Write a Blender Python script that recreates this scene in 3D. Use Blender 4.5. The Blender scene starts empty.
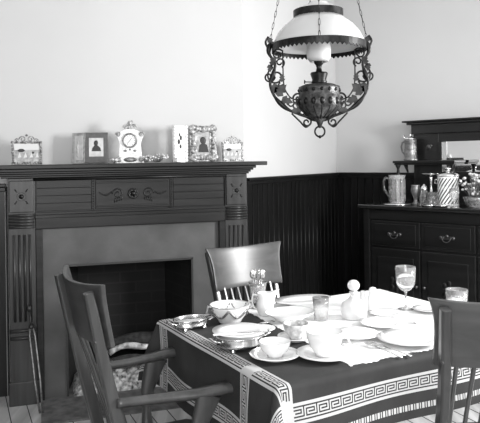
import bpy, bmesh, math, random
from mathutils import Vector, Matrix
random.seed(7)
sc = bpy.context.scene
COL = sc.collection
PI = math.pi

# ------------------------------------------------------------------ camera, light
F, H, ROLL, CX, CY = 640.0, 1.45, 0.015, 240.0, 160.0
cam = bpy.data.cameras.new('camera')
camo = bpy.data.objects.new('camera', cam)
COL.objects.link(camo)
cam.sensor_width = 36.0
cam.lens = F / 480 * 36
cam.shift_y = -(211.5 - CY) / 480
cam.clip_start = 0.02
camo.location = (0, 0, H)
camo.rotation_euler = (Matrix.Rotation(PI/2, 4, 'X') @ Matrix.Rotation(-ROLL, 4, 'Z')).to_euler()
sc.camera = camo

sc.view_settings.view_transform = 'Standard'
sc.view_settings.look = 'None'
sc.view_settings.gamma = 1.0
sc.view_settings.use_curve_mapping = False
sc.view_settings.exposure = 0.35

w = bpy.data.worlds.new('world')
sc.world = w
w.use_nodes = True
w.node_tree.nodes['Background'].inputs[0].default_value = (1, 1, 1, 1)
w.node_tree.nodes['Background'].inputs[1].default_value = 0.5

def area(name, loc, target, sx, sy, power):
    l = bpy.data.lights.new(name, 'AREA')
    l.shape = 'RECTANGLE'; l.size = sx; l.size_y = sy; l.energy = power
    o = bpy.data.objects.new(name, l)
    COL.objects.link(o)
    o.location = loc
    o.rotation_euler = (Vector(target) - Vector(loc)).to_track_quat('-Z', 'Y').to_euler()
    return o
area('window_daylight', (2.62, 2.35, 1.78), (0.0, 2.9, 1.15), 0.75, 0.75, 112)
area('rear_fill', (0.5, -2.0, 1.9), (0.1, 4.0, 1.35), 2.4, 1.8, 105)  # added fill light behind the camera, evens out the walls; no window there

# ------------------------------------------------------------------ helpers
def ray(px, py):
    u, v = px - CX, py - CY
    return (u - ROLL * v) / F, (v + ROLL * u) / F      # sideways and downward slope per metre of depth
def at_depth(px, py, d):
    a, b = ray(px, py)
    return Vector((a * d, d, H - b * d))
def at_height(px, py, h):
    a, b = ray(px, py)
    d = (H - h) / b
    return Vector((a * d, d, h))
def tag(o, label=None, cat=None, group=None, kind=None):
    if label: o['label'] = label
    if cat: o['category'] = cat
    if group: o['group'] = group
    if kind: o['kind'] = kind
    return o
def empty(name, loc=(0, 0, 0), rz=0.0):
    o = bpy.data.objects.new(name, None)
    COL.objects.link(o)
    o.empty_display_size = 0.05
    o.location = loc
    o.rotation_euler = (0, 0, rz)
    return o
def copy_tree(o, parent=None):
    c = o.copy()
    COL.objects.link(c)
    if parent is not None: c.parent = parent
    for ch in list(o.children): copy_tree(ch, c)
    return c

class MB:
    def __init__(s):
        s.v = []; s.f = []; s.m = []; s.sm = []; s.mats = 1
    def add(s, verts, faces, smooth=False, mi=0, M=None):
        k = len(s.v)
        for p in verts:
            p = Vector(p)
            s.v.append(tuple(M @ p) if M is not None else tuple(p))
        for f in faces:
            s.f.append([i + k for i in f]); s.sm.append(smooth); s.m.append(mi)
        return s
    def box(s, x0, x1, y0, y1, z0, z1, M=None, mi=0):
        v = [(x0,y0,z0),(x1,y0,z0),(x1,y1,z0),(x0,y1,z0),(x0,y0,z1),(x1,y0,z1),(x1,y1,z1),(x0,y1,z1)]
        f = [(0,3,2,1),(4,5,6,7),(0,1,5,4),(1,2,6,5),(2,3,7,6),(3,0,4,7)]
        return s.add(v, f, False, mi, M)
    def lathe(s, prof, n=24, M=None, mi=0, cap=True, sx=1, sy=1, smooth=True):
        v = []; f = []
        for r, z in prof:
            for i in range(n):
                t = 2 * PI * i / n
                v.append((r * math.cos(t) * sx, r * math.sin(t) * sy, z))
        for j in range(len(prof) - 1):
            for i in range(n):
                a, b = j*n + i, j*n + (i+1) % n
                f.append((a, b, b + n, a + n))
        s.add(v, f, smooth, mi, M)
        if cap:
            k = len(s.v) - len(v)
            if prof[0][0] > 1e-6:
                s.f.append([k + i for i in reversed(range(n))]); s.sm.append(False); s.m.append(mi)
            if prof[-1][0] > 1e-6:
                kk = k + (len(prof)-1)*n
                s.f.append([kk + i for i in range(n)]); s.sm.append(False); s.m.append(mi)
        return s
    def tube(s, pts, r, n=8, mi=0, M=None, flat=1.0, closed=False):
        pts = [Vector(p) for p in pts]
        rs = r if isinstance(r, (list, tuple)) else [r] * len(pts)
        v = []; f = []
        up = Vector((0, 0, 1)); last = None
        N = len(pts)
        for i, p in enumerate(pts):
            if closed: t = pts[(i+1) % N] - pts[i-1]
            else: t = pts[min(i+1, N-1)] - pts[max(i-1, 0)]
            if t.length < 1e-9: t = Vector((0, 0, 1))
            t.normalize()
            if last is None:
                a = up if abs(t.z) < 0.9 else Vector((0, 1, 0))
                x = t.cross(a).normalized()
            else:
                x = (last - t * last.dot(t))
                x = x.normalized() if x.length > 1e-6 else t.cross(up).normalized()
            last = x
            y = t.cross(x)
            for k in range(n):
                an = 2 * PI * k / n
                v.append(p + x * (math.cos(an) * rs[i]) + y * (math.sin(an) * rs[i] * flat))
        L = N if closed else N - 1
        for j in range(L):
            for k in range(n):
                a, b = j*n + k, j*n + (k+1) % n
                c, d = ((j+1) % N)*n + (k+1) % n, ((j+1) % N)*n + k
                f.append((a, b, c, d))
        if not closed:
            f.append(tuple(reversed(range(n))))
            f.append(tuple((N-1)*n + k for k in range(n)))
        return s.add(v, f, True, mi, M)
    def sweep(s, pts, prof, mi=0, smooth=False, side=None):
        """prof: closed list of (x,z) swept along pts; side = fixed sideways direction"""
        pts = [Vector(p) for p in pts]
        v = []; f = []; n = 0; N = len(pts)
        for i, p in enumerate(pts):
            t = (pts[min(i+1, N-1)] - pts[max(i-1, 0)]).normalized()
            x = Vector(side) if side is not None else t.cross(Vector((0, 0, 1))).normalized()
            y = x.cross(t).normalized()
            pr = prof(i / (N-1)) if callable(prof) else prof
            n = len(pr)
            for a, b in pr: v.append(p + x * a + y * b)
        for j in range(N - 1):
            for k in range(n):
                f.append((j*n+k, j*n+(k+1) % n, (j+1)*n+(k+1) % n, (j+1)*n+k))
        f.append(tuple(reversed(range(n)))); f.append(tuple((N-1)*n+k for k in range(n)))
        return s.add(v, f, smooth, mi)
    def ball(s, c, r, n=14, mi=0, sx=1, sy=1, sz=1):
        prof = [(max(1e-5, r*math.sin(PI*i/(n//2+1))), -r*math.cos(PI*i/(n//2+1))*sz) for i in range(n//2+2)]
        return s.lathe(prof, n, Matrix.Translation(c), mi, False, sx, sy)
    def build(s, name, mat, parent=None, bevel=0.0, loc=None):
        me = bpy.data.meshes.new(name)
        me.from_pydata(s.v, [], s.f)
        mats = mat if isinstance(mat, (list, tuple)) else [mat]
        for m in mats: me.materials.append(m)
        for p, sm, mi in zip(me.polygons, s.sm, s.m):
            p.use_smooth = sm; p.material_index = mi
        bm = bmesh.new(); bm.from_mesh(me)
        bmesh.ops.recalc_face_normals(bm, faces=bm.faces)
        bm.to_mesh(me); bm.free()
        o = bpy.data.objects.new(name, me)
        COL.objects.link(o)
        if parent is not None: o.parent = parent
        if loc is not None: o.location = loc
        if bevel > 0:
            b = o.modifiers.new('bevel', 'BEVEL'); b.width = bevel; b.segments = 2; b.limit_method = 'ANGLE'; b.angle_limit = 0.7
        return o

def T(x=0, y=0, z=0): return Matrix.Translation((x, y, z))
def R(a, ax='Z'): return Matrix.Rotation(a, 4, ax)

# ------------------------------------------------------------------ materials
def mat(name, g, rough=0.5, metal=0.0, spec=0.5, coat=0.0, trans=0.0, ior=1.45, noise=None, bump=None, wood=None, g2=None, alpha=None):
    """noise=(scale, amount); wood=(scale, stretch axis, amount); bump=(scale, strength)"""
    m = bpy.data.materials.new(name)
    m.use_nodes = True
    nt = m.node_tree; N = nt.nodes; L = nt.links
    b = N['Principled BSDF']
    b.inputs['Base Color'].default_value = (g, g, g, 1)
    b.inputs['Roughness'].default_value = rough
    b.inputs['Metallic'].default_value = metal
    b.inputs['Specular IOR Level'].default_value = spec
    b.inputs['Coat Weight'].default_value = coat
    b.inputs['Coat Roughness'].default_value = 0.15
    b.inputs['Transmission Weight'].default_value = trans
    b.inputs['IOR'].default_value = ior
    tc = N.new('ShaderNodeTexCoord')
    src = None
    if wood:
        sc_, ax, amt = wood
        mp = N.new('ShaderNodeMapping')
        s = [sc_, sc_, sc_]; s['xyz'.index(ax)] = sc_ * 0.06
        mp.inputs['Scale'].default_value = s
        L.new(tc.outputs['Object'], mp.inputs['Vector'])
        nz = N.new('ShaderNodeTexNoise'); nz.inputs['Scale'].default_value = 1.0
        nz.inputs['Detail'].default_value = 5; nz.inputs['Distortion'].default_value = 0.6
        L.new(mp.outputs[0], nz.inputs['Vector'])
        src = nz.outputs['Fac']; lo, hi = g * (1 - amt), g * (1 + amt)
    elif noise:
        nz = N.new('ShaderNodeTexNoise'); nz.inputs['Scale'].default_value = noise[0]
        nz.inputs['Detail'].default_value = 4
        L.new(tc.outputs['Object'], nz.inputs['Vector'])
        src = nz.outputs['Fac']; lo, hi = g * (1 - noise[1]), g * (1 + noise[1])
    if src is not None:
        if g2 is not None: lo, hi = g, g2
        cr = N.new('ShaderNodeValToRGB')
        cr.color_ramp.elements[0].position = 0.32; cr.color_ramp.elements[1].position = 0.68
        cr.color_ramp.elements[0].color = (lo, lo, lo, 1)
        hi = min(hi, 1)
        cr.color_ramp.elements[1].color = (hi, hi, hi, 1)
        L.new(src, cr.inputs['Fac']); L.new(cr.outputs['Color'], b.inputs['Base Color'])
    if bump:
        nb = N.new('ShaderNodeTexNoise'); nb.inputs['Scale'].default_value = bump[0]; nb.inputs['Detail'].default_value = 3
        L.new(tc.outputs['Object'], nb.inputs['Vector'])
        bp = N.new('ShaderNodeBump'); bp.inputs['Strength'].default_value = bump[1]; bp.inputs['Distance'].default_value = 0.004
        L.new(nb.outputs['Fac'], bp.inputs['Height']); L.new(bp.outputs[0], b.inputs['Normal'])
    return m

def brick_mat(name, g1, g2, gm, sc_=1.0, bw=0.22, bh=0.075):
    m = mat(name, g1, 0.85)
    nt = m.node_tree; N = nt.nodes; L = nt.links
    tc = N.new('ShaderNodeTexCoord')
    sp = N.new('ShaderNodeSeparateXYZ'); L.new(tc.outputs['Object'], sp.inputs[0])
    ad = N.new('ShaderNodeMath'); ad.operation = 'ADD'
    L.new(sp.outputs[0], ad.inputs[0]); L.new(sp.outputs[1], ad.inputs[1])
    cb = N.new('ShaderNodeCombineXYZ'); L.new(ad.outputs[0], cb.inputs[0]); L.new(sp.outputs[2], cb.inputs[1])
    bt = N.new('ShaderNodeTexBrick'); bt.inputs['Scale'].default_value = sc_
    bt.inputs['Brick Width'].default_value = bw; bt.inputs['Row Height'].default_value = bh
    bt.inputs['Mortar Size'].default_value = 0.006
    for k, g in (('Color1', g1), ('Color2', g2), ('Mortar', gm)): bt.inputs[k].default_value = (g, g, g, 1)
    L.new(cb.outputs[0], bt.inputs['Vector'])
    L.new(bt.outputs['Color'], N['Principled BSDF'].inputs['Base Color'])
    return m

M = {}
M['plaster'] = mat('plaster', 0.56, 0.85, noise=(0.9, 0.035), bump=(60, 0.05))
M['ceiling'] = mat('ceiling_plaster', 0.75, 0.9)
M['floor'] = mat('floorboards', 0.42, 0.45, wood=(14, 'y', 0.3))
M['gap'] = mat('board_gap', 0.02, 0.9)
M['wains'] = mat('stained_beadboard', 0.008, 0.30, spec=0.3, wood=(22, 'z', 0.35))
M['wood'] = mat('mantel_oak', 0.011, 0.38, spec=0.35, wood=(26, 'x', 0.6))
M['woodv'] = mat('mantel_oak_upright', 0.024, 0.36, wood=(26, 'z', 0.5))
M['wood_dark'] = mat('mantel_carving', 0.004, 0.4)
M['slate'] = mat('slate_surround', 0.068, 0.42, noise=(4, 0.35), bump=(30, 0.1))
M['brick'] = brick_mat('firebox_brick', 0.007, 0.010, 0.014)
M['hearth'] = mat('hearth_stone', 0.12, 0.6, noise=(20, 0.4))
M['ash'] = mat('ash', 0.04, 0.95, noise=(38, 0.9), g2=0.62, bump=(50, 1.0))
M['log'] = mat('charred_log', 0.01, 0.9, noise=(30, 0.8), g2=0.05, bump=(40, 0.8))
M['birch'] = mat('ashen_log', 0.1, 0.9, noise=(25, 0.8), g2=0.7)
M['iron'] = mat('iron', 0.05, 0.4, metal=0.6)
M['chair'] = mat('chair_oak', 0.05, 0.3, spec=0.6, coat=0.25, wood=(24, 'z', 0.3))
M['chair_h'] = mat('chair_oak_rail', 0.045, 0.38, spec=0.9, coat=0.0, wood=(24, 'x', 0.3))
M['side'] = mat('sideboard_walnut', 0.007, 0.32, coat=0.1, wood=(20, 'x', 0.4))
M['sidetop'] = mat('sideboard_top_walnut', 0.012, 0.16, coat=0.5, wood=(20, 'x', 0.4))
M['brass'] = mat('dull_brass', 0.14, 0.35, metal=1.0)
M['silver'] = mat('silver', 0.8, 0.2, metal=1.0)
M['pewter'] = mat('pewter', 0.2, 0.4, metal=0.7, noise=(60, 0.35), bump=(70, 0.3))
M['china'] = mat('white_china', 0.88, 0.14, coat=0.4)
M['china_grey'] = mat('patterned_china', 0.3, 0.2, noise=(38, 0.5), g2=0.85)
M['rim'] = mat('china_edge_line', 0.45, 0.3)
M['glass'] = mat('clear_glass', 0.95, 0.03, trans=0.86, ior=1.45)
M['glass_cut'] = mat('cut_glass', 0.92, 0.08, trans=0.85, ior=1.45, bump=(90, 0.7))
M['glass_tint'] = mat('etched_glass', 0.35, 0.15, trans=0.85, noise=(60, 0.5), g2=0.95)
M['frost'] = mat('frosted_glass', 0.9, 0.35, trans=0.35)
M['gilt'] = mat('silvered_gilt', 0.10, 0.4, metal=0.3, noise=(55, 0.7), g2=0.6, bump=(90, 0.6))
M['gilt_dark'] = mat('tarnished_gilt', 0.05, 0.45, metal=0.3, noise=(60, 0.7), g2=0.45, bump=(90, 0.6))
M['gilt_white'] = mat('white_enamel_filigree', 0.6, 0.4, noise=(70, 0.4), g2=0.95, bump=(90, 0.5))
M['leather'] = mat('leather_mat', 0.075, 0.5, noise=(50, 0.2))
M['card'] = mat('pale_card', 0.55, 0.6, noise=(30, 0.15))
M['photo_mid'] = mat('photo_print', 0.24, 0.5, noise=(40, 0.5), g2=0.5)
M['photo_light'] = mat('photo_sky', 0.6, 0.5)
M['photo_dark'] = mat('photo_figure', 0.02, 0.5)
M['paper'] = mat('white_paper', 0.8, 0.7)
M['dial'] = mat('clock_dial', 0.75, 0.3)
M['lampiron'] = mat('lamp_bronze', 0.018, 0.38, metal=0.7, noise=(40, 0.6))
M['lampfont'] = mat('lamp_font_bronze', 0.012, 0.42, metal=0.5, noise=(50, 0.9), g2=0.10, bump=(55, 0.8))
M['opal'] = mat('opal_glass', 0.75, 0.22, trans=0.35, coat=0.3)
M['cloth_dark'] = mat('dark_table_cloth', 0.026, 0.85, noise=(9, 0.25), bump=(400, 0.2))
M['cloth_white'] = mat('woven_border', 0.5, 0.85)
M['linen'] = mat('white_linen', 0.86, 0.8, noise=(40, 0.05), bump=(150, 0.3))
M['leaf'] = mat('foliage', 0.12, 0.6, noise=(30, 0.5))
M['petal'] = mat('petal', 0.62, 0.6, noise=(30, 0.3))
m = bpy.data.materials.new('mirror_glass'); m.use_nodes = True
b = m.node_tree.nodes['Principled BSDF']; b.inputs['Metallic'].default_value = 1; b.inputs['Roughness'].default_value = 0.03
b.inputs['Base Color'].default_value = (0.9, 0.9, 0.9, 1); M['mirror'] = m

# ------------------------------------------------------------------ room shell
FA = math.radians(17)                        # fireplace wall direction
FO = Vector((-1.39, 3.82, 0))                # left front foot of the fireplace
FD = Vector((math.cos(FA), math.sin(FA), 0)); FN = Vector((-math.sin(FA), math.cos(FA), 0))
WDEP = 0.20                                  # wall plane behind the front of the mantel
WA = math.radians(58)
def fp(s, d, z=0): return FO + FD * s + FN * d + Vector((0, 0, z))
WD = Vector((math.cos(WA), math.sin(WA), 0)); WNV = Vector((-math.sin(WA), math.cos(WA), 0))
SA = math.radians(-42)
SO = at_depth(361, 206, 5.0); SO.z = 0       # left front foot of the sideboard
SD = Vector((math.cos(SA), math.sin(SA), 0)); SN = Vector((-math.sin(SA), math.cos(SA), 0))
def sp(s, d, z=0): return SO + SD * s + SN * d + Vector((0, 0, z))
def isect(p, d, q, e):
    k = ((q.x-p.x)*e.y - (q.y-p.y)*e.x) / (d.x*e.y - d.y*e.x)
    return p + d * k
cA = fp(1.545, WDEP)                          # corner fireplace wall / beadboard wall
cB = isect(cA, WD, sp(0, 0.57), SD)          # corner beadboard wall / sideboard wall
cC = sp(2.85, 0.57)
cD = Vector((cC.x, -2.2, 0))
cE = fp(-1.15, WDEP)
cG = Vector((cE.x - 0.25, -2.2, 0))
CEIL = 3.0
def wall(name, p, q, z0=0.0, z1=CEIL, t=0.1, m=None, flip=1):
    d = (q - p); L_ = d.length; d = d.normalized(); n = Vector((-d.y, d.x, 0)) * flip
    b = MB()
    P = [p, q, q + n*t, p + n*t]
    b.add([(a.x, a.y, z0) for a in P] + [(a.x, a.y, z1) for a in P],
          [(0,3,2,1),(4,5,6,7),(0,1,5,4),(1,2,6,5),(2,3,7,6),(3,0,4,7)])
    return tag(b.build(name, m or M['plaster']), kind='structure')
b = MB()                                      # fireplace wall with the hole of the firebox
wx0 = -1.15; wx1 = 1.545
for (a0, a1, z0, z1) in ((wx0, .315, 0, CEIL), (1.14, wx1, 0, CEIL), (.315, 1.14, .88, CEIL)):
    b.box(a0, a1, WDEP, WDEP+.1, z0, z1)
wb = b.build('wall_back', M['plaster']); wb.location = FO; wb.rotation_euler = (0, 0, FA); tag(wb, kind='structure')
wall('wall_back', cA, cB)
wall('wall_right', cB, cC)
wall('wall_left', cG, cE)
# window wall on the right, out of the frame: opening with a frame
wy0, wy1, wz0, wz1 = 1.85, 2.85, 0.9, 2.3
b = MB(); X0, X1 = cC.x, cC.x + 0.12
b.box(X0, X1, -2.2, wy0, 0, CEIL); b.box(X0, X1, wy1, cC.y, 0, CEIL)
b.box(X0, X1, wy0, wy1, 0, wz0); b.box(X0, X1, wy0, wy1, wz1, CEIL)
tag(b.build('wall_right', M['plaster']), kind='structure')
b = MB()
for (y0, y1, z0, z1) in ((wy0, wy0+.05, wz0, wz1), (wy1-.05, wy1, wz0, wz1), (wy0, wy1, wz0, wz0+.05), (wy0, wy1, wz1-.05, wz1), (wy0, wy1, 1.58, 1.62)):
    b.box(X0+.02, X1-.02, y0, y1, z0, z1)
tag(b.build('window_1', M['paper']), kind='structure')

fl = MB(); fl.box(-4.2, 4.0, -2.3, 6.6, -0.06, 0.0)
tag(fl.build('floor', M['floor']), kind='structure')
fl = MB()
for i in range(70):                          # gaps between boards, running toward the hearth
    x = -3.2 + i * 0.105
    fl.box(x, x + 0.005, -2.2, 6.4, 0.0, 0.0012, R(math.radians(24)))
gp = fl.build('floor_board_gaps', M['gap']); tag(gp, kind='structure')
ce = MB(); ce.box(-4.2, 4.0, -2.3, 6.6, CEIL, CEIL + 0.06)
tag(ce.build('ceiling', M['ceiling']), kind='structure')

RAIL = 1.325
def wainscot(p, q, nm, rail_nm, skip=0):
    d = (q - p); L_ = d.length; d = d.normalized(); n = Vector((d.y, -d.x, 0))   # n: into the room
    b = MB()
    Mx = Matrix.Translation(p) @ Matrix(((d.x, n.x, 0, 0), (d.y, n.y, 0, 0), (0, 0, 1, 0), (0, 0, 0, 1)))
    pitch = 0.075; k = 0
    while k * pitch < L_:
        x0, x1 = k*pitch, min((k+1)*pitch, L_)
        b.box(x0 + 0.004, x1 - 0.004 if x1 < L_ else x1, 0.0, 0.016, 0.0, RAIL - 0.02, Mx)
        b.box(x0, x0 + 0.004, 0.0, 0.008, 0.0, RAIL - 0.02, Mx)
        b.tube([Mx @ Vector((x0 + 0.009, 0.016, 0.0)), Mx @ Vector((x0 + 0.009, 0.016, RAIL-.02))], 0.003, 6)
        k += 1
    tag(b.build(nm, M['wains']), kind='structure')
    r = MB()
    r.box(0, L_, 0.0, 0.045, RAIL - 0.022, RAIL, Mx)
    r.box(0, L_, 0.0, 0.028, RAIL - 0.05, RAIL - 0.022, Mx)
    tag(r.build(rail_nm, M['wains'], bevel=0.004), kind='structure')
wainscot(cA, cB, 'trim_1', 'trim_2')
wainscot(cB, cC, 'trim_3', 'trim_4')
wainscot(cG, cE, 'trim_5', 'trim_6')
wainscot(cE, fp(-0.02, WDEP), 'trim_7', 'trim_8')

# ------------------------------------------------------------------ fireplace (local x along wall, y into wall)
fireplace = empty('fireplace', FO, FA)
tag(fireplace, 'dark carved oak fireplace with a grey slate surround and soot-black firebox', 'fireplace')
W = 1.5
pw = 0.155                                   # pilaster width
ox0, ox1, oz = 0.325, 1.13, 0.82             # fire opening
b = MB()                                      # shelf with crown mouldings below
b.box(-0.08, W + 0.10, -0.13, WDEP - 0.01, 1.415, 1.440)
o = b.build('mantel_shelf', M['wood'], fireplace, bevel=0.004)
b = MB()
steps = [(0.09, 1.398, 1.415), (0.065, 1.385, 1.398), (0.04, 1.372, 1.385), (0.02, 1.36, 1.372)]
for p_, z0, z1 in steps: b.box(-0.03 - p_*0.3, W + p_*0.4, -p_, 0.05, z0, z1)
b.build('crown_moulding', M['wood'], fireplace, bevel=0.003)
b = MB(); b.tube([(pw-0.01, -0.012, 1.352), (W-pw+0.01, -0.012, 1.352)], 0.009, 8)
b.build('bead_moulding', M['wood'], fireplace)
# frieze
b = MB()
b.box(pw, W - pw, 0.01, WDEP-.01, 1.05, 1.36)
b.box(pw, W - pw, -0.004, 0.01, 1.135, 1.150)
b.box(pw, W - pw, -0.012, 0.01, 1.115, 1.135)
b.build('frieze', M['wood'], fireplace, bevel=0.002)
cx0, cx1 = 0.50, 0.99
for (a0, a1) in ((pw+.008, cx0 - 0.012), (cx1 + 0.012, W - pw - .008)):
    b = MB()
    for k in range(4):
        z0 = 1.158 + k * 0.0462
        b.box(a0, a1, -0.001 - 0.001*(k % 2), 0.012, z0, z0 + 0.0455)
    b.build('side_panel', M['wood'], fireplace, bevel=0.0015)
for xx in (cx0, cx1):
    b = MB(); b.box(xx - 0.009, xx + 0.009, -0.006, 0.01, 1.152, 1.343)
    for k in range(12): b.ball((xx, -0.007, 1.162 + k*0.0155), 0.0045, 8)
    b.build('bead_strip', M['wood'], fireplace)
b = MB(); b.box(cx0 + .014, cx1 - .014, -0.002, 0.012, 1.16, 1.34)
b.box(cx0 + .02, cx1 - .02, -0.006, -0.002, 1.318, 1.328); b.box(cx0 + .02, cx1 - .02, -0.006, -0.002, 1.172, 1.182)
cp = b.build('carved_panel', M['wood'], fireplace, bevel=0.002)
def scroll(cx, cz, sgn, r0, turns, n=40):
    pts = []
    for i in range(n):
        t = i / (n-1); an = turns * 2*PI * t; r = r0 * (1 - 0.78*t)
        pts.append((cx + sgn * r * math.cos(an), 0, cz + r * math.sin(an)))
    return pts
def carving(s):
    xm = (cx0+cx1)/2; b = MB()
    sw = [(xm + s*(0.21 - 0.09*t), 0, 1.262 - 0.018*math.sin(t*PI*1.2)) for t in [i/10 for i in range(11)]]
    b.tube([(x, -0.004, z) for x, _, z in sw], [0.002 + 0.004*math.sin(PI*i/10) for i in range(11)], 6)
    b.tube([(x, -0.004, z) for x, _, z in scroll(xm + s*0.095, 1.25, s, 0.036, 1.4)], 0.0042, 6)
    for k in range(4):
        b.tube([(xm + s*(0.07+.014*k), -.003, 1.225), (xm + s*(0.075+.014*k), -.003, 1.208 - .004*k)], 0.0035, 5)
    return b
for s in (-1, 1): carving(s).build('carved_scroll', M['wood_dark'], cp)
def rosette(cx, cz, r, parent, m=None):
    b = MB(); Mx = T(cx, -0.004, cz) @ R(PI/2, 'X')
    b.lathe([(r, 0), (r, 0.006), (r*.82, 0.012), (r*.7, 0.004), (r*.5, 0.004), (r*.42, 0.014), (1e-4, 0.018)], 20, Mx)
    ro = b.build('rosette', m or M['wood_dark'], parent)
    b = MB()
    for k in range(6):
        an = k*PI/3
        b.ball((cx + r*.6*math.cos(an), -0.012, cz + r*.6*math.sin(an)), r*.13, 8)
    b.build('rosette_petals', M['brass'], ro)
rosette((cx0+cx1)/2, 1.25, 0.034, fireplace)
# inner wood frame round the slate
b = MB()
b.box(pw, pw + 0.04, 0.0, 0.05, 0, 1.05); b.box(W-pw-0.04, W-pw, 0.0, 0.05, 0, 1.05)
b.box(pw, W-pw, -0.002, 0.05, 1.05, 1.118)
b.build('inner_frame', M['wood'], fireplace, bevel=0.004)
b = MB()
b.box(pw+.04, ox0, 0.03, 0.08, 0, 1.05); b.box(ox1, W-pw-.04, 0.03, 0.08, 0, 1.05); b.box(ox0, ox1, 0.03, 0.08, oz, 1.05)
b.build('slate_surround', M['slate'], fireplace)
b = MB()
b.box(ox0, ox0+.012, 0.022, 0.06, 0, oz); b.box(ox1-.012, ox1, 0.022, 0.06, 0, oz); b.box(ox0, ox1, 0.022, 0.06, oz-.012, oz)
b.build('opening_trim', M['iron'], fireplace)
b = MB()                                      # firebox shell
b.add([(ox0,.08,0),(ox1,.08,0),(ox1-.1,.5,0),(ox0+.1,.5,0),(ox0,.08,oz+.05),(ox1,.08,oz+.05),(ox1-.1,.5,oz+.05),(ox0+.1,.5,oz+.05)],
      [(0,3,7,4),(3,2,6,7),(2,1,5,6),(4,7,6,5),(0,1,2,3)])
b.build('firebox', M['brick'], fireplace)
for (x0, x1) in ((0, pw), (W-pw, W)):
    b = MB()
    b.box(x0, x1, 0.0, WDEP-.01, 0, 1.36)                       # shaft
    b.box(x0-.008, x1+.008, -0.015, 0.02, 0, 0.14)
    xm = (x0+x1)/2
    pl = b.build('pilaster', M['woodv'], fireplace, bevel=0.004)
    b = MB(); b.box(x0+.008, x1-.008, -0.014, 0.0, 1.155, 1.345)
    blk = b.build('corner_block', M['woodv'], pl, bevel=0.004)
    for k in range(4):
        for j in range(2):
            an = PI/4 + k*PI/2
            pts = [(xm + math.cos(an)*(0.034+.006*i), -0.016, 1.25 + math.sin(an)*(0.036+.009*i)) for i in range(4)]
        bb = MB(); bb.tube(pts, [0.002, .0035, .004, .003], 6); bb.build('leaf_carving', M['wood_dark'], pl)
    b = MB()
    for k in range(5): b.tube([(x0+.004, -0.004, 1.065+k*.018), (x1-.004, -0.004, 1.065+k*.018)], 0.008, 8)
    b.build('reeding', M['woodv'], pl)
    b = MB()
    for k in range(4):
        xx = x0 + 0.032 + k*0.03
        b.tube([(xx, -0.001, 0.5), (xx, -0.001, 1.02)], 0.008, 8)
    b.build('fluting', M['woodv'], pl)
    b = MB()
    for k in range(2): b.tube([(x0, -0.004, 0.40+k*.045), (x1, -0.004, 0.40+k*.045)], 0.011, 8)
    b.build('collar_band', M['woodv'], pl)
    rosette(xm, 1.25, 0.031, pl)
b = MB(); b.box(ox0-.15, ox1+.15, -0.36, 0.3, 0.0, 0.012)
b.build('hearth_slab', M['hearth'], fireplace)

# ash and logs in the firebox
def heap(name, x0, x1, y0, y1, hgt, nx=46, ny=22):
    b = MB(); v = []; f = []
    for j in range(ny+1):
        for i in range(nx+1):
            u, t = i/nx, j/ny
            e = (math.sin(PI*u)**0.5) * (math.sin(PI*t)**0.6)
            z = hgt*e*(0.65 + 0.35*math.sin(u*23+3*math.sin(t*9))*math.cos(t*17)) + random.uniform(0, .014)*e
            v.append((x0+(x1-x0)*u, y0+(y1-y0)*t, 0.013 + z))
    for j in range(ny):
        for i in range(nx):
            a = j*(nx+1)+i; f.append((a, a+1, a+nx+2, a+nx+1))
    b.add(v, f, True)
    # underside closes the heap
    b.add([(x0,y0,.0125),(x1,y0,.0125),(x1,y1,.0125),(x0,y1,.0125)], [(0,1,2,3)])
    o = b.build(name, M['ash']); o.location = FO; o.rotation_euler = (0, 0, FA)
    return o
tag(heap('ash_heap', ox0+.04, ox1-.10, 0.0, 0.44, 0.13), 'heap of pale ash and embers spilling inside the firebox', 'ash', kind='stuff')
def log(p, q, r, m, lab):
    b = MB(); p, q = Vector(p), Vector(q); pts = []; rs = []
    for i in range(9):
        t = i/8
        pts.append(p.lerp(q, t) + Vector((0, 0.01*math.sin(t*7), 0.022*math.sin(t*PI*1.5)))); rs.append(r*(1 + .12*math.sin(t*9+p.x*5)))
    b.tube(pts, rs, 10)
    o = b.build('log', m); o.location = FO; o.rotation_euler = (0, 0, FA)
    tag(o, lab, 'log', 'logs in the fireplace')
log((0.60, 0.20, 0.20), (0.90, 0.22, 0.235), 0.020, M['birch'], 'ash-whitened curved log lying highest at the front of the firebox')
log((0.52, 0.33, 0.17), (1.02, 0.34, 0.27), 0.045, M['log'], 'charred black log leaning at the back of the firebox')
log((0.56, 0.08, 0.155), (0.96, 0.15, 0.155), 0.030, M['log'], 'short charred log low in the ash in front of the others')
# andirons
for (xx, lab) in ((0.60, 'iron andiron holding the left ends of the logs'), (0.95, 'iron andiron holding the right ends of the logs')):
    a = empty('andiron', fp(xx, 0.1), FA)
    tag(a, lab, 'andiron', 'pair of andirons')
    b = MB(); b.tube([(0, -.02, .015), (0, -.02, .16)], .012, 8); b.ball((0, -.02, .18), .022, 10)
    b.build('upright', M['iron'], a)
    b = MB(); b.tube([(0, -.02, .12), (0, .12, .115), (0, .3, .115)], .012, 8); b.tube([(0, .3, .115), (0, .3, .0135)], .011, 8)
    b.build('log_bar', M['iron'], a)

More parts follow.
